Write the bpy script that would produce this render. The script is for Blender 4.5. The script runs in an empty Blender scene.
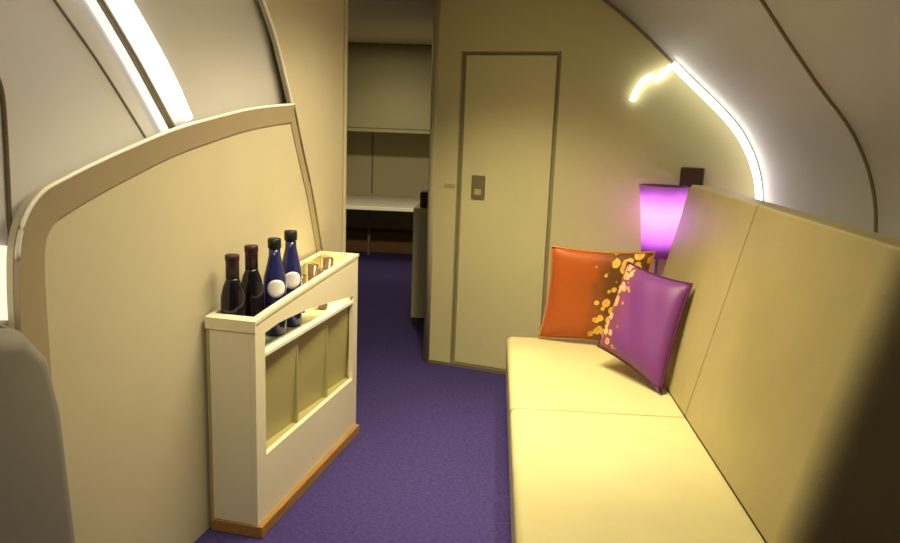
import bpy, bmesh, math, random
from mathutils import Vector, Matrix
random.seed(4)
sc = bpy.context.scene
COL = sc.collection
# ------------------------------------------------------------ camera
F, H = 748.0, 1.6
Sv = Vector((47, 146, -748)).normalized()
Uv = Vector((141, 3787, 748)).normalized()
Sv = (Sv - Uv * Sv.dot(Uv)).normalized()
Xv = Sv.cross(Uv)
ROT = Matrix((Xv, Sv, Uv))
CAM = Vector((0, 0, H))
cd = bpy.data.cameras.new('camera')
cd.sensor_width = 36; cd.lens = F / 900 * 36; cd.clip_start = .02
cam = bpy.data.objects.new('camera', cd); COL.objects.link(cam)
cam.matrix_world = Matrix.Translation(CAM) @ ROT.to_4x4()
sc.camera = cam
# ------------------------------------------------------------ world, lights, exposure
w = bpy.data.worlds.new('world'); sc.world = w; w.use_nodes = True
w.node_tree.nodes['Background'].inputs[0].default_value = (1, .85, .6, 1)
w.node_tree.nodes['Background'].inputs[1].default_value = .1
sc.view_settings.view_transform = 'Standard'; sc.view_settings.look = 'None'
sc.view_settings.exposure = 0.1; sc.view_settings.gamma = 1
sc.view_settings.use_curve_mapping = False
WARM = (1, .86, .54)
def area(name, loc, size, power, col=WARM, rot=(0, 0, 0), sy=None, spread=180):
    l = bpy.data.lights.new(name, 'AREA'); l.energy = power; l.color = col
    l.shape = 'RECTANGLE'; l.size = size; l.size_y = sy or size; l.spread = math.radians(spread)
    o = bpy.data.objects.new(name, l); COL.objects.link(o); o.location = loc; o.rotation_euler = rot
    return o
def spot(name, loc, target, power, angle, blend=.5, col=WARM, r=.05):
    l = bpy.data.lights.new(name, 'SPOT'); l.energy = power; l.color = col
    l.spot_size = math.radians(angle); l.spot_blend = blend; l.shadow_soft_size = r
    o = bpy.data.objects.new(name, l); COL.objects.link(o); o.location = loc
    o.rotation_euler = (Vector(target) - Vector(loc)).to_track_quat('-Z', 'Y').to_euler()
    return o
area('fill_area_lounge', (-.1, 3.0, 2.40), .5, 34, sy=1.3, spread=125)  # added area fill for the lounge, no known fixture
area('fill_area_soft', (-.2, 2.6, 2.40), .6, 7, sy=1.0)  # added weak fill under the ceiling, not a fitting
spot('fill_spot_bar', (-.35, 1.0, 2.38), (-.95, 2.9, .35), 55, 52, .9)  # added spot that brightens the console
spot('fill_spot_door', (-.1, 3.0, 2.38), (.05, 4.7, .35), 60, 62, .95)  # added spot aimed to brighten the lower door wall
spot('fill_spot_sofa', (.35, 3.05, 2.38), (.38, 3.2, .4), 105, 60, .85)  # added spot; its cone shapes the bright pool on the sofa
area('fill_area_entry', (-.5, 1.3, 2.40), .5, 5, sy=1.0, col=(1, .88, .68))  # added fill near the camera, no lamp known there
area('fill_area_corridor', (-1.1, 7.2, 2.38), .4, 14, sy=.8)  # added fill inside the corridor, source unseen
spot('fill_spot_corridor', (-.9, 5.15, 2.36), (-1.1, 9.2, .3), 150, 46, .8)  # added spot reaching the corridor end beneath the counter
# ------------------------------------------------------------ helpers
def ray(x, y): return ROT @ Vector((x - 450, -(y - 271.5), -F))
def hit(x, y, p, n):
    d = ray(x, y); return CAM + d * ((Vector(p) - CAM).dot(n) / d.dot(n))
def hity(x, y, Y): return hit(x, y, (0, Y, 0), Vector((0, 1, 0)))
def hitz(x, y, z): return hit(x, y, (0, 0, z), Vector((0, 0, 1)))
def mat(name, col, rough=.6, metal=0, noise=0, nscale=8, bump=0, bscale=120, emis=None, es=0, spec=.4, trans=0, alpha=1):
    m = bpy.data.materials.new(name); m.use_nodes = True
    nt = m.node_tree; b = nt.nodes['Principled BSDF']
    b.inputs['Base Color'].default_value = (*col, 1)
    b.inputs['Roughness'].default_value = rough; b.inputs['Metallic'].default_value = metal
    b.inputs['Specular IOR Level'].default_value = spec
    b.inputs['Transmission Weight'].default_value = trans
    tc = nt.nodes.new('ShaderNodeTexCoord')
    if noise:
        n = nt.nodes.new('ShaderNodeTexNoise'); n.inputs['Scale'].default_value = nscale; n.inputs['Detail'].default_value = 4
        r = nt.nodes.new('ShaderNodeValToRGB')
        r.color_ramp.elements[0].color = (*[c * (1 - noise) for c in col], 1); r.color_ramp.elements[0].position = .3
        r.color_ramp.elements[1].color = (*[min(1, c * (1 + noise)) for c in col], 1); r.color_ramp.elements[1].position = .7
        nt.links.new(tc.outputs['Object'], n.inputs['Vector']); nt.links.new(n.outputs['Fac'], r.inputs['Fac'])
        nt.links.new(r.outputs['Color'], b.inputs['Base Color'])
    if bump:
        n = nt.nodes.new('ShaderNodeTexNoise'); n.inputs['Scale'].default_value = bscale
        bp = nt.nodes.new('ShaderNodeBump'); bp.inputs['Strength'].default_value = bump; bp.inputs['Distance'].default_value = .01
        nt.links.new(tc.outputs['Object'], n.inputs['Vector']); nt.links.new(n.outputs['Fac'], bp.inputs['Height'])
        nt.links.new(bp.outputs['Normal'], b.inputs['Normal'])
    if emis:
        b.inputs['Emission Color'].default_value = (*emis, 1); b.inputs['Emission Strength'].default_value = es
    return m
def obj(name, bm, m, parent=None, smooth=False, bevel=0, seg=3, subsurf=0):
    bmesh.ops.recalc_face_normals(bm, faces=bm.faces)
    me = bpy.data.meshes.new(name); bm.to_mesh(me); bm.free()
    o = bpy.data.objects.new(name, me); COL.objects.link(o)
    me.materials.append(m)
    if parent: o.parent = parent
    if smooth or bevel:
        for p in me.polygons: p.use_smooth = True
    if bevel:
        md = o.modifiers.new('bevel', 'BEVEL'); md.width = bevel; md.segments = seg; md.limit_method = 'ANGLE'
        md.angle_limit = math.radians(40); md.harden_normals = True
    if subsurf:
        md = o.modifiers.new('sub', 'SUBSURF'); md.levels = md.render_levels = subsurf
    return o
def tag(o, label=None, cat=None, group=None, kind=None):
    if label: o['label'] = label
    if cat: o['category'] = cat
    if group: o['group'] = group
    if kind: o['kind'] = kind
    return o
def empty(name, loc, label, cat, group=None, rz=0):
    o = bpy.data.objects.new(name, None); COL.objects.link(o); o.location = loc; o.rotation_euler = (0, 0, rz)
    o.empty_display_size = .1
    return tag(o, label, cat, group)
def add_prism(bm, pts, off):
    """pts: planar polygon of Vectors, extruded by vector off"""
    a = [bm.verts.new(p) for p in pts]; b = [bm.verts.new(Vector(p) + off) for p in pts]
    bm.faces.new(a); bm.faces.new(b[::-1]); n = len(a)
    for i in range(n): bm.faces.new((a[i], b[i], b[(i + 1) % n], a[(i + 1) % n]))
def add_box(bm, x0, x1, y0, y1, z0, z1, M=None):
    vs = [Vector((x, y, z)) for z in (z0, z1) for x, y in ((x0, y0), (x1, y0), (x1, y1), (x0, y1))]
    if M: vs = [M @ v for v in vs]
    v = [bm.verts.new(p) for p in vs]
    for f in ((0, 3, 2, 1), (4, 5, 6, 7), (0, 1, 5, 4), (1, 2, 6, 5), (2, 3, 7, 6), (3, 0, 4, 7)): bm.faces.new([v[i] for i in f])
def box(name, m, *a, M=None, parent=None, bevel=0, **k):
    bm = bmesh.new(); add_box(bm, *a, M=M); return obj(name, bm, m, parent, bevel=bevel, **k)
def add_tube(bm, pts, r, n=10, flat=1.0, nrm=None):
    rings = []
    for i, p in enumerate(pts):
        d = (pts[min(i + 1, len(pts) - 1)] - pts[max(i - 1, 0)]).normalized()
        a = Vector(nrm) if nrm else (Vector((0, 0, 1)) if abs(d.z) < .9 else Vector((1, 0, 0)))
        a = (a - d * a.dot(d)).normalized(); b = d.cross(a)
        rr = r[i] if isinstance(r, (list, tuple)) else r
        rings.append([bm.verts.new(p + a * math.cos(t) * rr * flat + b * math.sin(t) * rr) for t in [2 * math.pi * k / n for k in range(n)]])
    for A, B in zip(rings, rings[1:]):
        for k in range(n): bm.faces.new((A[k], A[(k + 1) % n], B[(k + 1) % n], B[k]))
    bm.faces.new(rings[0][::-1]); bm.faces.new(rings[-1])
def tube(name, m, pts, r, parent=None, **k):
    bm = bmesh.new(); add_tube(bm, [Vector(p) for p in pts], r, **k); return obj(name, bm, m, parent, smooth=True)
def lathe(name, m, prof, parent=None, n=28, caps=True, center=(0, 0)):
    bm = bmesh.new(); rings = []
    for r, z in prof:
        rings.append([bm.verts.new((center[0] + r * math.cos(2 * math.pi * k / n), center[1] + r * math.sin(2 * math.pi * k / n), z)) for k in range(n)])
    for A, B in zip(rings, rings[1:]):
        for k in range(n): bm.faces.new((A[k], A[(k + 1) % n], B[(k + 1) % n], B[k]))
    if caps: bm.faces.new(rings[0][::-1]); bm.faces.new(rings[-1])
    return obj(name, bm, m, parent, smooth=True)
def smooth_curve(pts, k=8):
    P = [Vector(p) for p in pts]; out = []
    for i in range(len(P) - 1):
        p0 = P[max(i - 1, 0)]; p1 = P[i]; p2 = P[i + 1]; p3 = P[min(i + 2, len(P) - 1)]
        for j in range(k):
            t = j / k
            out.append(.5 * ((2 * p1) + (p2 - p0) * t + (2 * p0 - 5 * p1 + 4 * p2 - p3) * t * t + (-p0 + 3 * p1 - 3 * p2 + p3) * t ** 3))
    out.append(P[-1]); return out
# ------------------------------------------------------------ materials
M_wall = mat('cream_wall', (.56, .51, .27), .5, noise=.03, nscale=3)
M_door = mat('cream_door', (.60, .55, .29), .45, noise=.03, nscale=3)
M_seam = mat('seam_olive', (.17, .14, .075), .6)
M_gap = mat('frame_olive', (.27, .23, .12), .6)
M_dark = mat('dark_brown', (.05, .024, .009), .6)
M_grey = mat('grey_lining', (.46, .44, .40), .6, noise=.03, nscale=2, spec=.5)
M_ceil = mat('ceiling_lining', (.5, .46, .36), .6)
M_mon = mat('monument_cream', (.53, .47, .315), .5, noise=.03, nscale=3)
M_edge_shade = mat('edge_shade_tan', (.34, .27, .165), .5)  # closet cream darkened to tan for the dimmer bevelled edge
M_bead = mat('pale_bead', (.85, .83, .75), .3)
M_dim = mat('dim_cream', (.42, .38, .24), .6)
M_olive = mat('olive_soffit', (.2, .18, .1), .6)
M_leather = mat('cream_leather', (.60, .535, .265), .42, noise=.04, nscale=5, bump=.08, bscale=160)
M_back_shaded = mat('cream_leather_shaded', (.36, .30, .135), .45, noise=.04, nscale=5, bump=.08, bscale=160)  # same leather as the seat, with the backrest's shade in its colour
M_led = mat('led_white', (1, 1, 1), .4, emis=(1, .97, .9), es=5)
M_cons = mat('console_cream', (.78, .72, .53), .4)
M_shelf = mat('shelf_white', (.85, .83, .72), .35)
M_olivep = mat('console_olive', (.40, .36, .15), .5)
M_darkg = mat('dark_glass', (.006, .004, .008), .12, spec=.6)
M_foil = mat('burgundy_foil', (.03, .008, .012), .35)
M_blue = mat('blue_glass', (.018, .02, .11), .1, spec=.7)
M_bluen = mat('pale_blue_glass', (.03, .035, .15), .12, spec=.7)
M_black = mat('black_cap', (.008, .008, .01), .4)
M_label = mat('white_label', (.8, .78, .82), .6)
M_amber = mat('brown_glass', (.16, .10, .05), .15, spec=.7)
M_seat = mat('grey_shell', (.25, .235, .20), .5, noise=.04, nscale=4)
def wood():
    m = mat('amber_wood', (.36, .19, .05), .4); nt = m.node_tree; b = nt.nodes['Principled BSDF']
    tc = nt.nodes.new('ShaderNodeTexCoord'); mp = nt.nodes.new('ShaderNodeMapping'); mp.inputs['Scale'].default_value = (30, 4, 40)
    n = nt.nodes.new('ShaderNodeTexNoise'); n.inputs['Scale'].default_value = 2; n.inputs['Detail'].default_value = 6
    r = nt.nodes.new('ShaderNodeValToRGB'); r.color_ramp.elements[0].color = (.22, .10, .02, 1); r.color_ramp.elements[1].color = (.48, .27, .07, 1)
    nt.links.new(tc.outputs['Object'], mp.inputs['Vector']); nt.links.new(mp.outputs[0], n.inputs['Vector'])
    nt.links.new(n.outputs['Fac'], r.inputs['Fac']); nt.links.new(r.outputs['Color'], b.inputs['Base Color'])
    return m
M_wood = wood()
M_carpet = mat('purple_carpet', (.062, .045, .175), .95, noise=.22, nscale=60, bump=.6, bscale=260, spec=.1)
# ------------------------------------------------------------ setting
def struct(o): return tag(o, kind='structure')
struct(box('floor', M_carpet, -2.3, 2.0, -1.6, 9.8, -.08, 0))
struct(box('ceiling', M_ceil, -2.3, 2.0, -1.6, 9.8, 2.42, 2.5))
struct(box('wall_rear', M_wall, -2.3, 2.0, -1.7, -1.6, 0, 2.42))
# door wall, 18 degrees off square
W0 = Vector((-.393, 4.875, 0)); Wt = Vector((.951, -.309, 0)).normalized(); Wn = Vector((-.309, -.951, 0)).normalized()  # Wn towards camera
UP = Vector((0, 0, 1))
def wp(s, z, d=0): return W0 + Wt * s + UP * z + Wn * d
def wallY(x): return W0.y + (x - W0.x) * Wt.y / Wt.x
def wall_piece(bm, s0, s1, z0, z1, d0=-.10, d1=0):
    add_prism(bm, [wp(s0, z0, d1), wp(s1, z0, d1), wp(s1, z1, d1), wp(s0, z1, d1)], -Wn * (d1 - d0))
def s_of(x, y):
    q = hit(x, y, W0, Wn); return (q - W0).dot(Wt), q.z
DL, DR, DT = .158, .795, 2.045       # door opening incl. gaps
bm = bmesh.new()
wall_piece(bm, 0, DL, 0, 2.42); wall_piece(bm, DR, 2.05, 0, 2.42); wall_piece(bm, DL, DR, DT, 2.42)
wf = struct(obj('wall_far', bm, M_wall))
bm = bmesh.new(); wall_piece(bm, DL + .032, DR - .028, .03, DT - .022, -.0215, -.006)
door = struct(obj('door_1', bm, M_door, bevel=.004))
bm = bmesh.new(); wall_piece(bm, DL, DR, 0, DT, -.06, -.022); wall_piece(bm, DL, DR, 0, .028, -.022, -.004)
wall_piece(bm, DL, DL + .012, 0.028, DT, -.022, -.003); wall_piece(bm, DR - .01, DR, .028, DT, -.022, -.003)
wall_piece(bm, DL + .012, DR - .01, DT - .008, DT, -.022, -.003)
tag(obj('door_frame', bm, M_gap, door), 'dark olive frame showing as a gap around the cream door')
bm = bmesh.new(); wall_piece(bm, .262, .352, 1.135, 1.285, -.0055, .006)
hd = obj('door_handle', bm, mat('bronze_grey', (.20, .165, .09), .35, metal=.3), door, bevel=.004)
tag(hd, 'grey-bronze recessed latch plate')
bm = bmesh.new(); wall_piece(bm, .285, .33, 1.16, 1.2, .0062, .012); obj('latch_paddle', bm, M_olivep, hd, bevel=.003)
bm = bmesh.new(); wall_piece(bm, .075, .15, 1.195, 1.222, .0004, .004)
tag(obj('latch_plate', bm, M_olivep, bevel=.002), 'small flat olive plate on the wall just left of the cream door', 'plate')
bm = bmesh.new(); wall_piece(bm, 0.0, DR, -.001, .02, .0005, .006)
struct(obj('baseboard_far', bm, M_seam))
bm = bmesh.new(); add_tube(bm, [wp(-.004, 0.002, -.05), wp(-.004, 2.415, -.05)], .052, n=16)
struct(obj('trim_1', bm, M_wall, smooth=True))
# right sidewall
prof = smooth_curve([(x, 0, z) for x, z in [(.30, 2.46), (.45, 2.40), (.584, 2.329), (.80, 2.15), (1.012, 1.944), (1.263, 1.704), (1.378, 1.544), (1.443, 1.383), (1.47, 1.218), (1.485, 1.0), (1.49, .5), (1.49, 0)]], 5)
def sidewall(name, y0f, y1f, m, offs=0):
    bm = bmesh.new(); ring = []
    for p in prof:
        ring.append((Vector((p.x, y0f(p.x), p.z)), Vector((p.x, y1f(p.x), p.z))))
    F0 = [[bm.verts.new(q) for q in r] for r in ring]; out = Vector((.06, 0, .04))
    F1 = [[bm.verts.new(q + out) for q in r] for r in ring]
    n = len(F0)
    for i in range(n - 1):
        bm.faces.new((F0[i][0], F0[i][1], F0[i + 1][1], F0[i + 1][0])); bm.faces.new((F1[i][0], F1[i + 1][0], F1[i + 1][1], F1[i][1]))
        bm.faces.new((F0[i][0], F0[i + 1][0], F1[i + 1][0], F1[i][0])); bm.faces.new((F0[i][1], F1[i][1], F1[i + 1][1], F0[i + 1][1]))
    bm.faces.new((F0[0][0], F1[0][0], F1[0][1], F0[0][1])); bm.faces.new((F0[-1][0], F0[-1][1], F1[-1][1], F1[-1][0]))
    return obj(name, bm, m, smooth=False)
struct(sidewall('wall_right', lambda x: -1.6, lambda x: wallY(x) + .0, M_grey))
for p in bpy.data.objects['wall_right'].data.polygons: p.use_smooth = p.area > .02
inn = lambda i: (Vector((-(prof[min(i + 1, len(prof) - 1)].z - prof[max(i - 1, 0)].z), 0, (prof[min(i + 1, len(prof) - 1)].x - prof[max(i - 1, 0)].x))).normalized() * -1)
def along(y_of, zmin, zmax, lift):
    out = []
    for i, p in enumerate(prof):
        if zmin <= p.z <= zmax:
            n = inn(i); n = n if n.x < 0 else -n
            out.append(Vector((p.x, y_of(p.x), p.z)) + n * lift)
    return out
def seam2y(x): return 2.93 if x > 1.2 else 2.93 - (1.2 - x) * .5
struct(tube('trim_2', M_seam, along(seam2y, .4, 2.4, .001), .009))
struct(tube('trim_3', M_seam, along(lambda x: wallY(x) - .018, 1.98, 2.4, .002), .013))
led = tube('led_strip', M_led, along(lambda x: wallY(x) - .125, 1.0, 1.99, .032), .018)
tag(led, 'glowing white light strip curving down the grey lining behind the sofa', 'light strip')
obj_b = bmesh.new(); add_tube(obj_b, along(lambda x: wallY(x) - .03, 1.0, 1.985, .010), .006)
obj('edge_bead', obj_b, mat('bead_glow', (1, 1, 1), .4, emis=(1, .97, .88), es=.9), led, smooth=True)  # plain trim bead, its brightness painted in as self-glow
q = [hit(x, y, wp(0, 0, .03), Wn) for x, y in [(632, 101), (636, 91), (643, 81), (651, 76), (657, 79), (664, 72), (671, 66)]]
hk = tube('glare_streak', M_led, smooth_curve(q, 4), .014)  # glare on the wall built as a glowing tube, no lamp
tag(hk, 'short wavy glowing streak of glare on the cream wall at the top of the curved strip', 'light strip')
# ------------------------------------------------------------ left side frame
A0 = Vector((-.847, 2.596, 0)); At = Vector((.179, .984, 0)).normalized(); An = Vector((At.y, -At.x, 0))  # An to the aisle
def cp(s, z, d=0): return A0 + At * s + UP * z + An * d      # d negative = towards the wall
PO = -.216
PM = A0 + An * PO
def hm(x, y): return hit(x, y, PM, An)
# inboard closet: the big cream panel
outer = [(15, 330), (13, 285), (14, 245), (22, 215), (38, 193), (60, 180), (90, 165), (130, 147), (172, 130), (215, 117.5), (252, 109), (291, 105)]
right = [(291, 105), (299, 145), (309, 190), (316, 230), (321, 262)]
top3 = smooth_curve([hm(*p) for p in outer[:]], 5)
rt3 = smooth_curve([hm(*p) for p in right], 4)
top3[0] = hm(15, 330)
bl = hm(15, 330).copy(); bl.z = 0
br = rt3[-1].copy(); br.z = 0
poly = [bl] + top3 + rt3[1:] + [br]
bm = bmesh.new(); add_prism(bm, poly, -An * .02)
struct(obj('wall_left', bm, M_mon))
# tan band following the edge: shade of the rounded bevel, put into colour
def inset_band(path, widths, lift0, thick):
    bm = bmesh.new(); rows = []
    n = len(path)
    for i, p in enumerate(path):
        d = (path[min(i + 1, n - 1)] - path[max(i - 1, 0)]).normalized()
        side = d.cross(An).normalized()
        wv = widths[0] + (widths[1] - widths[0]) * i / (n - 1)
        a = p - side * -.001; b = p + side * wv
        rows.append([bm.verts.new(v) for v in (a + An * .0008, a + An * (lift0 + thick), b + An * (.0008 + thick * .4), b + An * .0008)])
    for A, B in zip(rows, rows[1:]):
        for k in range(4): bm.faces.new((A[k], A[(k + 1) % 4], B[(k + 1) % 4], B[k]))
    bm.faces.new(rows[0][::-1]); bm.faces.new(rows[-1])
    return bm
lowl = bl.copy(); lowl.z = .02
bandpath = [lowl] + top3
struct(obj('edge_shade_top', inset_band(bandpath, (.105, .075), .004, .014), M_edge_shade))
struct(obj('edge_shade_right', inset_band(rt3, (.04, .035), .004, .010), M_edge_shade))
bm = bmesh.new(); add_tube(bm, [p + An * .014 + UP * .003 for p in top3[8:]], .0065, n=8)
struct(obj('edge_highlight', bm, M_bead, smooth=True))  # pale line painting the highlight along the rounded top edge
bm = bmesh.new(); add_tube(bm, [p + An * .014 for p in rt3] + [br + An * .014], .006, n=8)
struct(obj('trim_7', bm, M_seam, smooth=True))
# cream post wall between closet and doorway
curve = smooth_curve([hm(*p) for p in [(246, -60), (254, -22), (262, 0), (274, 35), (284, 75), (291, 105)]], 4)
j = hm(345, 120); jt = j.copy(); jt.z = 2.42; jb = j.copy(); jb.z = 0
p0 = curve[0].copy(); p0.z = 2.42
poly = [br + An * 0, ] + [p for p in rt3[::-1]] + [p for p in curve[::-1][1:] if p.z < 2.41] + [p0, jt, jb]
bm = bmesh.new(); add_prism(bm, [p + At * .004 for p in poly], -An * .02)
struct(obj('wall_post', bm, M_mon))
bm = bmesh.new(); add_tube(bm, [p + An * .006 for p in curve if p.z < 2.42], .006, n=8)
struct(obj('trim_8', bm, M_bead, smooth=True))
bm = bmesh.new(); add_prism(bm, [jb - At * .03 + An * .0005, jt - At * .03 - UP * .002 + An * .0005, jt + An * .0005 - UP * .002, jb + An * .0005], An * .012)
struct(obj('trim_9', bm, M_mon, bevel=.004))
# grey curved lining above / behind the closet
def lin_off(z): return PO - .045 + .015 * max(0, (z - 1.2) / 1.2) ** 1.5
def glin(s, z, lift=0): return A0 + At * s + UP * z + An * (lin_off(z) + lift)
def hl(x, y, lift=0):
    d = -.3
    for _ in range(12):
        q = hit(x, y, A0 + An * d, An); d = lin_off(q.z) + lift
    return q
bm = bmesh.new(); rows = []
for i in range(25):
    z = 2.42 * i / 24
    rows.append([bm.verts.new(glin(s, z)) for s in (-4.2, 1.3)])
rb = [[bm.verts.new(v.co - An * .05) for v in r] for r in rows]
for R_, fl in ((rows, 0), (rb, 1)):
    for A, B in zip(R_, R_[1:]): bm.faces.new((A[0], A[1], B[1], B[0]))
for A, B, a, b in zip(rows, rows[1:], rb, rb[1:]):
    bm.faces.new((A[0], B[0], b[0], a[0])); bm.faces.new((A[1], B[1], b[1], a[1]))
bm.faces.new((rows[0][0], rows[0][1], rb[0][1], rb[0][0])); bm.faces.new((rows[-1][0], rows[-1][1], rb[-1][1], rb[-1][0]))
o = struct(obj('wall_left_lining', bm, mat('grey_lining_left', (.66, .64, .62), .6))); o.name = 'wall_left_upper'
for p in o.data.polygons: p.use_smooth = p.area > .2
def ltube(name, m, pts, r, lift=0, **k): return tube(name, m, smooth_curve([hl(x, y, lift) for x, y in pts], 5), r, **k)
struct(ltube('trim_10', mat('bead_glow_left', (1, 1, 1), .3, emis=(1, .97, .88), es=.8), [(72, -28), (92, 2), (130, 66), (168, 136)], .012, .012))  # cream trim bead given a soft glow to look brightly lit
struct(ltube('trim_11', M_seam, [(82, -28), (101, 2), (139, 66), (177, 136)], .012, .003))
l2 = ltube('led_strip', M_led, [(108, -28), (126, 0), (153, 46), (173, 84), (188, 118)], .017, .032)
tag(l2, 'straight glowing white light strip on the grey lining above the cream closet', 'light strip')
struct(ltube('trim_12', mat('grey_seam', (.22, .2, .17), .6), [(35, -28), (55, 2), (100, 66), (150, 146)], .006, -.002))
struct(ltube('trim_13', M_seam, [(-6, 70), (2, 95), (6, 150), (9, 215), (12, 262), (14, 330)], .007, .002))
# window at the extreme left
wq = [hl(-60, 240, .01), hl(9, 246, .01), hl(11, 320, .01), hl(-60, 320, .01)]
bm = bmesh.new(); add_prism(bm, wq, An * .008)
struct(obj('window_1', bm, mat('window_daylight', (.9, .88, .75), .4, emis=(1, .93, .74), es=.75)))
# ------------------------------------------------------------ corridor beyond the doorway
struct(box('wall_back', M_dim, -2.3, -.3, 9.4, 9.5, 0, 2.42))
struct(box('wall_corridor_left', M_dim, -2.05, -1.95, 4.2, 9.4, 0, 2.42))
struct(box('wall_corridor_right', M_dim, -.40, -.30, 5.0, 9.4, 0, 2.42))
hb = empty('overhead_bin', (-1.17, 8.8, 1.5), 'dark olive overhead locker hanging at the end of the corridor', 'locker')
box('body', M_olive, -.75, .74, -.5, .58, .02, .915, parent=hb, bevel=.01)
box('lower_lip', M_olive, -.75, .74, -.52, .58, -.02, .018, parent=hb, bevel=.004)
ct = empty('wall_counter', (-1.2, 8.8, 0), 'white-topped counter across the far end of the corridor', 'counter')
box('worktop', M_shelf, -.73, .76, -.58, .58, .625, .666, parent=ct, bevel=.006)
box('leg', M_seam, -.30, -.27, .1, .13, 0, .624, parent=ct)
box('leg', M_seam, .70, .73, .1, .13, 0, .624, parent=ct)
o = box('kick_box', mat('brown_panel', (.16, .085, .03), .5), -1.93, -.42, 9.08, 9.39, 0, .26, bevel=.008)
tag(o, 'low dark brown box on the carpet beneath the corridor counter', 'box')
box_seam = box('trim_14', M_seam, -1.545, -1.53, 9.385, 9.399, .7, 1.49); struct(box_seam)
cb = empty('side_cabinet', (-.53, 5.8, 0), 'low cream cabinet behind the wall at the right side of the corridor', 'cabinet')
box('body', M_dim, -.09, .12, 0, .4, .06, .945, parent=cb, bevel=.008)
box('kick_base', M_dark, -.08, .12, .01, .4, 0, .059, parent=cb)
o = box('storage_box', M_dark, -.575, -.45, 5.84, 6.0, .946, 1.07, bevel=.01)
tag(o, 'small black box on top of the low corridor cabinet', 'box')
# ------------------------------------------------------------ bar console
L = 1.053; DEP = .19
cns = empty('bar_console', A0, 'cream bar console with open front and amber wood base against the left wall', 'console', rz=math.atan2(-At.x, At.y))
# local axes: x = An (aisle), y = At (along), z up
def topz(y): return .852 + .083 * (y / L) ** .85 if y > 0 else .852
bow = lambda y: .0
def lpoly(bm, pts, x0, x1):
    add_prism(bm, [Vector((x0, y, z)) for y, z in pts], Vector((x1 - x0, 0, 0)))
N = 16
ys = [L * i / N for i in range(N + 1)]
y0, y1 = .075, L - .055
zb = .312; ztn = .797; 
_oz = []
for _x, _y in [(262, 335), (280, 322), (304, 311), (320, 305.5), (329, 303), (340, 300), (352, 296.5), (360, 294)]:
    _q = hit(_x, _y, A0, An); _oz.append(((_q - A0).dot(At), _q.z))
def opz(y):                       # upper edge of the opening
    for (a, za), (b, zb_) in zip(_oz, _oz[1:]):
        if y <= b: return za + (zb_ - za) * max(0, y - a) / (b - a)
    return _oz[-1][1]
bm = bmesh.new(); T = .022
iy = [y0 + (y1 - y0) * i / N for i in range(N + 1)]
lpoly(bm, [(0, .05), (y0, .05)] + [(y0, topz(y0)), (0, topz(0))], -T, 0)
lpoly(bm, [(y1, .05), (L, .05), (L, topz(L)), (y1, topz(y1))], -T, 0)
lpoly(bm, [(y0, .05), (y1, .05), (y1, zb), (y0, zb)], -T, 0)
for a, b in zip(iy, iy[1:]): lpoly(bm, [(a, opz(a)), (b, opz(b)), (b, topz(b)), (a, topz(a))], -T, 0)
bmesh.ops.remove_doubles(bm, verts=bm.verts, dist=.0001)
obj('front_panel', bm, M_cons, cns)
bm = bmesh.new(); add_box(bm, -DEP, -T - .0005, 0, .022, .05, .851); obj('end_panel', bm, M_cons, cns, bevel=.003)
bm = bmesh.new(); add_box(bm, -DEP, -T - .0005, L - .022, L, .05, .934); obj('end_panel', bm, M_cons, cns, bevel=.003)
bm = bmesh.new()
for a, b in zip(ys, ys[1:]): lpoly(bm, [(a, .05), (b, .05), (b, topz(b)), (a, topz(a))], -DEP - .012, -DEP - .0005)
bmesh.ops.remove_doubles(bm, verts=bm.verts, dist=.0001); obj('back_panel', bm, M_olivep, cns)
# top rim with a long tray opening
def rim(bm, a, b, x0, x1): lpoly(bm, [(a, topz(a) + .0005), (b, topz(b) + .0005), (b, topz(b) + .014), (a, topz(a) + .014)], x0, x1)
bm = bmesh.new(); rim(bm, -.006, .040, -DEP - .012, .004)
rim(bm, L - .03, L + .004, -DEP - .012, .004)
for a, b in zip(ys, ys[1:]):
    a = max(a, .040); b = min(b, L - .03)
    if b > a: rim(bm, a, b, -.026, .004); rim(bm, a, b, -DEP - .012, -DEP + .004)
add_box(bm, -DEP - .012, .0035, -.006, -.0004, .822, .8524); obj('top_rim', bm, M_cons, cns)
bm = bmesh.new(); add_box(bm, -DEP, -.002, .0225, L - .0225, .706, .724); obj('shelf', bm, M_shelf, cns, bevel=.003)
bm = bmesh.new(); add_box(bm, -DEP, -T - .001, .0225, L - .0225, .30, .311); obj('shelf', bm, M_olivep, cns)
for yy in (.40, .72):
    bm = bmesh.new(); add_prism(bm, [Vector((-.024, yy, .3115)), Vector((-.024, yy + .014, .3115)), Vector((-.024, yy + .014, .7055)), Vector((-.024, yy, .7055))], Vector((-DEP + .032, .0, 0)))
    obj('divider', bm, M_olivep, cns)
# tilted inner pocket boards, one per compartment
for a, b in ((.024, .398), (.42, .718), (.74, L - .024)):
    bm = bmesh.new(); add_prism(bm, [Vector((-.07, a, .3115)), Vector((-.045, b, .3115)), Vector((-.022, b, .705)), Vector((-.055, a, .705))], Vector((-.008, 0, 0)))
    obj('pocket_board', bm, M_olivep, cns)
bm = bmesh.new(); lpoly(bm, [(-.005, 0), (L + .004, 0), (L + .004, .0495), (-.005, .0495)], -DEP - .012, .02)
tag(obj('plinth', bm, M_wood, cns, bevel=.004), 'amber wood base')
bm = bmesh.new(); add_box(bm, -.040, -.024, .70, L - .06, .835, .845); ls = obj('light_bar', bm, mat('warm_led', (1, 1, 1), .4, emis=(1, .86, .36), es=40), cns)
tag(ls, 'warm light bar under the rim')
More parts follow.
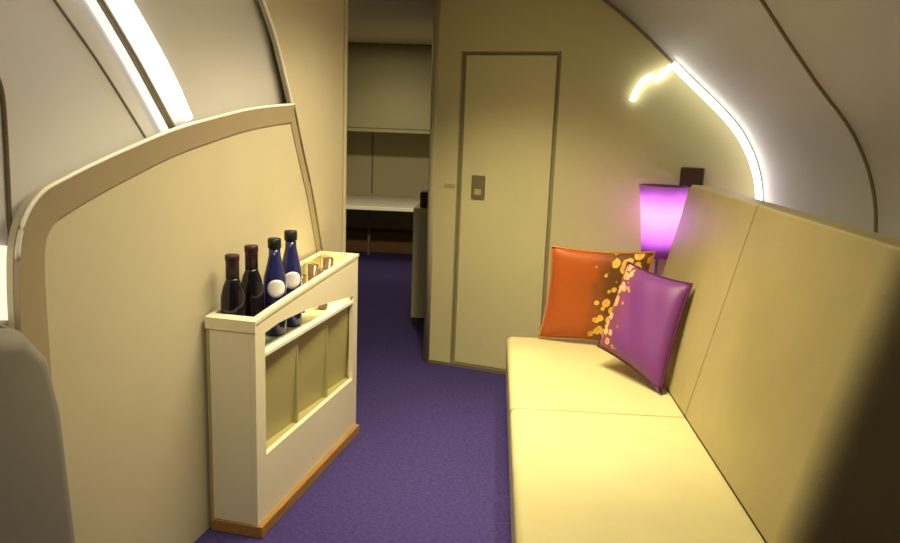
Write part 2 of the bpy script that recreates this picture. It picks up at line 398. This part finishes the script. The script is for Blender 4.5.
# bottles, standing on the shelf
def cw(x, y, z): return A0 + An * x + At * y + UP * z
def bottle(px, depth, body, m_body, neck, kind, label, cat, h, r):
    d = ray(px, 300); q = hit(px, 300, A0 - An * depth, An)
    s = (q - A0).dot(At)
    e = empty(kind, cw(-depth, s, .725), label, cat, 'bottles in the bar console')
    return e, s
bottles = [(233, 'wine_bottle', 'dark wine bottle nearest the camera, leftmost in the bar console', 'wine'),
           (252, 'wine_bottle', 'dark wine bottle second from the left, beside the blue bottles', 'wine'),
           (275, 'spirit_bottle', 'blue bottle with white label beside the dark bottles, the nearer of the pair', 'blue'),
           (291, 'spirit_bottle', 'blue bottle with a white label farthest along the bar console', 'blue')]
hs = [.365, .378, .398, .41]
for (px, kind, label, typ), hh in zip(bottles, hs):
    dep = .14 if typ == 'wine' else .085
    e, s = bottle(px, dep, 0, None, 0, kind, label, 'bottle', hh, .045)
    if typ == 'wine':
        z = hh
        lathe('body', M_darkg, [(.001, 0), (.041, 0), (.046, .006), (.046, z * .50), (.044, z * .57), (.036, z * .66), (.026, z * .73), (.0245, z * .75)], e)
        lathe('foil_capsule', M_foil, [(.025, z * .7505), (.025, z * .93), (.027, z * .94), (.027, z * .99), (.023, z)], e)
    else:
        z = hh
        lathe('body', M_blue, [(.001, 0), (.042, 0), (.047, .006), (.047, z * .52), (.044, z * .60), (.031, z * .74), (.024, z * .82), (.0225, z * .895)], e)
        lathe('cap', M_black, [(.025, z * .896), (.027, z * .905), (.027, z * .99), (.023, z)], e)
        # oval label hugging the glass on the aisle side
        bm = bmesh.new(); ctr = bm.verts.new((math.cos(-1.15) * .0482, math.sin(-1.15) * .0482, z * .50)); ring = []
        K = 24; rows = [ctr]
        prev = None
        for rr in (.35, .7, 1.0):
            cur = []
            for k in range(K):
                t = 2 * math.pi * k / K; a = -1.15 + math.cos(t) * rr * .80; zz = z * .50 + math.sin(t) * rr * .037
                cur.append(bm.verts.new((math.cos(a) * .0487, math.sin(a) * .0487, zz)))
            if prev is None:
                for k in range(K): bm.faces.new((ctr, cur[k], cur[(k + 1) % K]))
            else:
                for k in range(K): bm.faces.new((prev[k], cur[k], cur[(k + 1) % K], prev[(k + 1) % K]))
            prev = cur
        ctr.co.z = z * .50
        lb = obj('label', bm, M_label, e, smooth=True)
        md = lb.modifiers.new('solid', 'SOLIDIFY'); md.thickness = .0008; md.offset = 0
# small glasses at the far end
for k, (s, dep, r, hh) in enumerate([(.68, .14, .028, .175), (.78, .07, .026, .19), (.84, .145, .026, .195), (.95, .115, .026, .21)]):
    lab = ['brown glass tumbler in the bar console, nearest the blue bottles', 'brown glass tumbler close to the front rim of the bar console',
           'brown glass tumbler near the wall side of the bar console', 'brown glass tumbler at the far end of the bar console'][k]
    e = empty('glass_tumbler', cw(-dep, s, .725), lab, 'glass', 'tumblers in the bar console')
    lathe('bowl', M_amber, [(.001, .0), (r * .85, 0), (r * .9, .004), (r, hh), (r * .9, hh), (r * .8, .02), (.001, .015)], e, n=20, caps=False)
# ------------------------------------------------------------ grey seat, lower left
gs = empty('cabin_seat', (-1.115, 1.505, 0), 'grey rounded seat shell at the lower left in front of the closet', 'seat', rz=-.18)
bm = bmesh.new()
sh = [(-.34, 0), (-.34, 1.02), (-.30, 1.09), (-.2, 1.125), (0.0, 1.12), (.14, 1.085), (.21, 1.0), (.24, .85), (.262, .5), (.278, 0)]
add_prism(bm, [Vector((-.16, y, z)) for y, z in sh], Vector((.18, 0, 0)))
obj('shell', bm, M_seat, gs, bevel=.05, seg=5)
bm = bmesh.new(); add_tube(bm, smooth_curve([Vector((-.06, y + .002, z)) for y, z in [(.275, .02), (.258, .5), (.237, .85), (.205, 1.005), (.13, 1.09), (0, 1.123), (-.2, 1.13)]], 5), .007, n=8)
obj('edge_piping', bm, M_seat, gs, smooth=True)
# ------------------------------------------------------------ sofa
sf = empty('sofa', (.12, 1.9, 0), 'long cream leather sofa along the right side wall', 'sofa')
def sp(x, y, z): return Vector((x - .12, y - 1.9, z))
YN, YS, YF = 1.94, 3.04, 4.10
def hexa(pts, name, m, parent, bevel, seg=4, big=None, small=.25):
    bm = bmesh.new(); v = [bm.verts.new(p) for p in pts]
    for f in ((0, 3, 2, 1), (4, 5, 6, 7), (0, 1, 5, 4), (1, 2, 6, 5), (2, 3, 7, 6), (3, 0, 4, 7)): bm.faces.new([v[i] for i in f])
    if big is None: return obj(name, bm, m, parent, bevel=bevel, seg=seg)
    wl = bm.edges.layers.float.new('bevel_weight_edge')
    idx = {vv: i for i, vv in enumerate(v)}
    for e_ in bm.edges: e_[wl] = big.get(frozenset(idx[q_] for q_ in e_.verts), small)
    o = obj(name, bm, m, parent, bevel=bevel, seg=seg); o.modifiers['bevel'].limit_method = 'WEIGHT'; return o
fs = frozenset
hexa([sp(.15, YN, 0), sp(1.30, YN, 0), sp(1.30, YF - .02, 0), sp(.15, YF + .04, 0), sp(.15, YN, .20), sp(1.30, YN, .20), sp(1.30, YF - .02, .20), sp(.15, YF + .04, .20)], 'base', M_leather, sf, .01)
for a, b in ((YN, YS - .0045), (YS + .0045, YF)):
    bc = b; b = b + (.07 if b > 3.5 else 0)
    hexa([sp(.118, a, .202), sp(.90, a, .202), sp(.90, b, .202), sp(.118, b, .202), sp(.112, a, .42), sp(.852, a, .42), sp(.852, b, .42), sp(.112, b, .42)], 'seat_cushion', M_leather, sf, .035, 6, {fs((4, 7)): 1, fs((4, 5)) if a < 2 else fs((7, 6)): 1, fs((0, 4)): .6, fs((3, 7)): .6 if a < 2 else 1}, .16)
    b = bc
    hexa([sp(.849, a, .425), sp(1.28, a, .425), sp(1.28, b, .425), sp(.849, b, .425), sp(1.050, a, 1.33), sp(1.18, a, 1.32), sp(1.18, b, 1.32), sp(1.050, b, 1.33)], 'back_cushion', M_back_shaded, sf, .09 if a < 2 else .03, 8, {fs((0, 4)): 1, fs((4, 5)): .6, fs((4, 7)): .12} if a < 2 else {fs((4, 7)): .4, fs((7, 6)): .8, fs((3, 7)): .8}, .05 if a < 2 else .16)
    hexa([sp(.905, a, .202), sp(1.29, a, .202), sp(1.29, b, .202), sp(.905, b, .202), sp(.905, a, .423), sp(1.285, a, .423), sp(1.285, b, .423), sp(.905, b, .423)], 'back_support', M_back_shaded, sf, .01)
# ------------------------------------------------------------ cushions
def floral(name, c0, c1, fc1, fc2, axis, lo, hi, up=False):
    """plain silk with printed blossoms along one border"""
    m = mat(name, c0, .48, spec=.4); nt = m.node_tree; b = nt.nodes['Principled BSDF']
    try: b.inputs['Sheen Weight'].default_value = .1
    except Exception: pass
    N_ = nt.nodes.new; Lk = nt.links.new
    uv = N_('ShaderNodeUVMap'); sep = N_('ShaderNodeSeparateXYZ'); Lk(uv.outputs[0], sep.inputs[0])
    nz = N_('ShaderNodeTexNoise'); nz.inputs['Scale'].default_value = 7; Lk(uv.outputs[0], nz.inputs['Vector'])
    ad = N_('ShaderNodeMath'); ad.operation = 'MULTIPLY_ADD'; ad.inputs[1].default_value = .30; Lk(nz.outputs['Fac'], ad.inputs[0]); Lk(sep.outputs[axis], ad.inputs[2])
    mr = N_('ShaderNodeMapRange'); mr.inputs['From Min'].default_value = lo + .15; mr.inputs['From Max'].default_value = hi + .15; Lk(ad.outputs[0], mr.inputs['Value'])
    vo = N_('ShaderNodeTexVoronoi'); vo.inputs['Scale'].default_value = 11; Lk(uv.outputs[0], vo.inputs['Vector'])
    gt = N_('ShaderNodeMath'); gt.operation = 'MULTIPLY'; Lk(vo.outputs['Distance'], gt.inputs[0]); gt.inputs[1].default_value = 1.7
    sb = N_('ShaderNodeMath'); sb.operation = 'SUBTRACT'; Lk(mr.outputs[0], sb.inputs[0]); Lk(gt.outputs[0], sb.inputs[1])
    st = N_('ShaderNodeMapRange'); st.inputs['From Min'].default_value = .0; st.inputs['From Max'].default_value = .07; Lk(sb.outputs[0], st.inputs['Value'])
    rp = N_('ShaderNodeValToRGB'); rp.color_ramp.elements[0].color = (*fc2, 1); rp.color_ramp.elements[1].color = (*fc1, 1)
    rp.color_ramp.elements[0].position = .08; rp.color_ramp.elements[1].position = .3; Lk(vo.outputs['Distance'], rp.inputs['Fac'])
    mx = N_('ShaderNodeMix'); mx.data_type = 'RGBA'; Lk(st.outputs[0], mx.inputs[0]); bgm = N_('ShaderNodeMix'); bgm.data_type = 'RGBA'; Lk(mr.outputs[0], bgm.inputs[0]); bgm.inputs[6].default_value = (*c0, 1); bgm.inputs[7].default_value = (*c1, 1); Lk(bgm.outputs[2], mx.inputs[6]); Lk(rp.outputs[0], mx.inputs[7])
    Lk(mx.outputs[2], b.inputs['Base Color'])
    return m
def cushion(name, TL, TR, BR, BL, T, m, label, pip):
    c = (TL + TR + BR + BL) / 4; base = Vector((c.x, c.y, .42))
    e = empty(name, base, label, 'cushion', 'silk cushions on the sofa')
    n = ((TR - TL) + (BR - BL)).cross((TL - BL) + (TR - BR)).normalized()
    if n.y > 0: n = -n
    G = 24; bm = bmesh.new(); uvl = bm.loops.layers.uv.new('UVMap'); V = {}
    for sd in (1, -1):
        for i in range(G + 1):
            for j_ in range(G + 1):
                u = i / G; v = j_ / G; a = 2 * u - 1; b = 2 * v - 1
                if sd == -1 and (i in (0, G) or j_ in (0, G)): V[(sd, i, j_)] = V[(1, i, j_)]; continue
                au = u + .035 * a * (1 - a * a) * 0 - a * .5 * .07 * (1 - b * b); av = v - b * .5 * .07 * (1 - a * a)
                P = (BL * (1 - au) + BR * au) * (1 - av) + (TL * (1 - au) + TR * au) * av
                th = T * (max(0, 1 - a ** 4) * max(0, 1 - b ** 4)) ** .6
                wr = .004 * math.sin(7 * a + 3 * b) * (1 - a * a) * (1 - b * b)
                V[(sd, i, j_)] = bm.verts.new(P + n * sd * (th + wr) - base)
    for sd in (1, -1):
        for i in range(G):
            for j_ in range(G):
                ks = [(i, j_), (i + 1, j_), (i + 1, j_ + 1), (i, j_ + 1)]
                if sd == -1: ks = ks[::-1]
                f = bm.faces.new([V[(sd, *k)] for k in ks])
                for l, k in zip(f.loops, ks): l[uvl].uv = (k[0] / G, k[1] / G)
    loop = [V[(1, i, 0)].co.copy() for i in range(G)] + [V[(1, G, i)].co.copy() for i in range(G)] + [V[(1, G - i, G)].co.copy() for i in range(G)] + [V[(1, 0, G - i)].co.copy() for i in range(G + 1)]
    obj('cover', bm, m, e, smooth=True)
    tube('piping', pip, loop, .006, parent=e, n=8)
    return e
Mo = floral('orange_silk', (.42, .085, .008), (.16, .06, .01), (.85, .52, .10), (.75, .22, .05), 0, .42, .62)
Mp = floral('purple_silk', (.155, .030, .185), (.22, .05, .06), (.80, .42, .22), (.55, .14, .12), 0, .36, .10)
P_or = mat('orange_piping', (.55, .22, .04), .4); P_pu = mat('plum_piping', (.09, .012, .07), .4)
cushion('throw_cushion', hity(552, 246, 4.03), hity(655, 252, 4.0), hitz(634, 347, .432), hitz(539, 337, .432), .055, Mo,
        'orange silk cushion with gold blossoms standing at the far end of the sofa', P_or)
BR_ = hitz(661, 393, .432)
cushion('throw_cushion', hity(628, 262, 3.80), hity(692, 284, 3.44), BR_, hity(598, 346, 3.66), .06, Mp,
        'purple silk cushion with orange blossoms leaning in front of the orange one', P_pu)
# ------------------------------------------------------------ purple lamp behind the sofa end
lx = hity(661, 215, 4.27)
lp = empty('floor_lamp', (lx.x, 4.27, 0), 'glowing purple lamp shade rising behind the far end of the sofa', 'lamp')
lathe('base', M_dark, [(.001, 0), (.10, 0), (.10, .015), (.02, .025), (.001, .025)], lp, caps=False)
tube('pole', M_dark, [(0, 0, .024), (0, 0, 1.06)], .008, parent=lp)
ms = mat('violet_shade', (.40, .07, .48), .6)
nt = ms.node_tree; b = nt.nodes['Principled BSDF']; tr = nt.nodes.new('ShaderNodeBsdfTranslucent'); tr.inputs[0].default_value = (.72, .42, .80, 1)
mxs = nt.nodes.new('ShaderNodeMixShader'); mxs.inputs[0].default_value = .6
nt.links.new(b.outputs[0], mxs.inputs[1]); nt.links.new(tr.outputs[0], mxs.inputs[2]); nt.links.new(mxs.outputs[0], nt.nodes['Material Output'].inputs[0])
sd = lathe('lamp_shade', ms, [(.088, .90), (.095, 1.0), (.112, 1.18), (.132, 1.305)], lp, caps=False)
md = sd.modifiers.new('solid', 'SOLIDIFY'); md.thickness = .002
lathe('bulb', mat('bulb_glow', (1, 1, 1), .4, emis=(1, .85, 1), es=100), [(.001, 1.06), (.02, 1.07), (.035, 1.11), (.04, 1.17), (.03, 1.21), (.001, 1.22)], lp, caps=False)
lathe('light_block_cap', M_dark, [(.001, 1.296), (.124, 1.296), (.124, 1.301), (.001, 1.301)], lp, caps=False)  # added disc keeping lamp light off the wall above
bm = bmesh.new(); a0, z0_ = s_of(680, 186); a1, z1_ = s_of(705, 168)
wall_piece(bm, a0, a1, z0_, z1_, .0005, .07)
tag(obj('wall_box', bm, M_dark, bevel=.006), 'small dark brown box fixed to the cream wall above the sofa back', 'box')
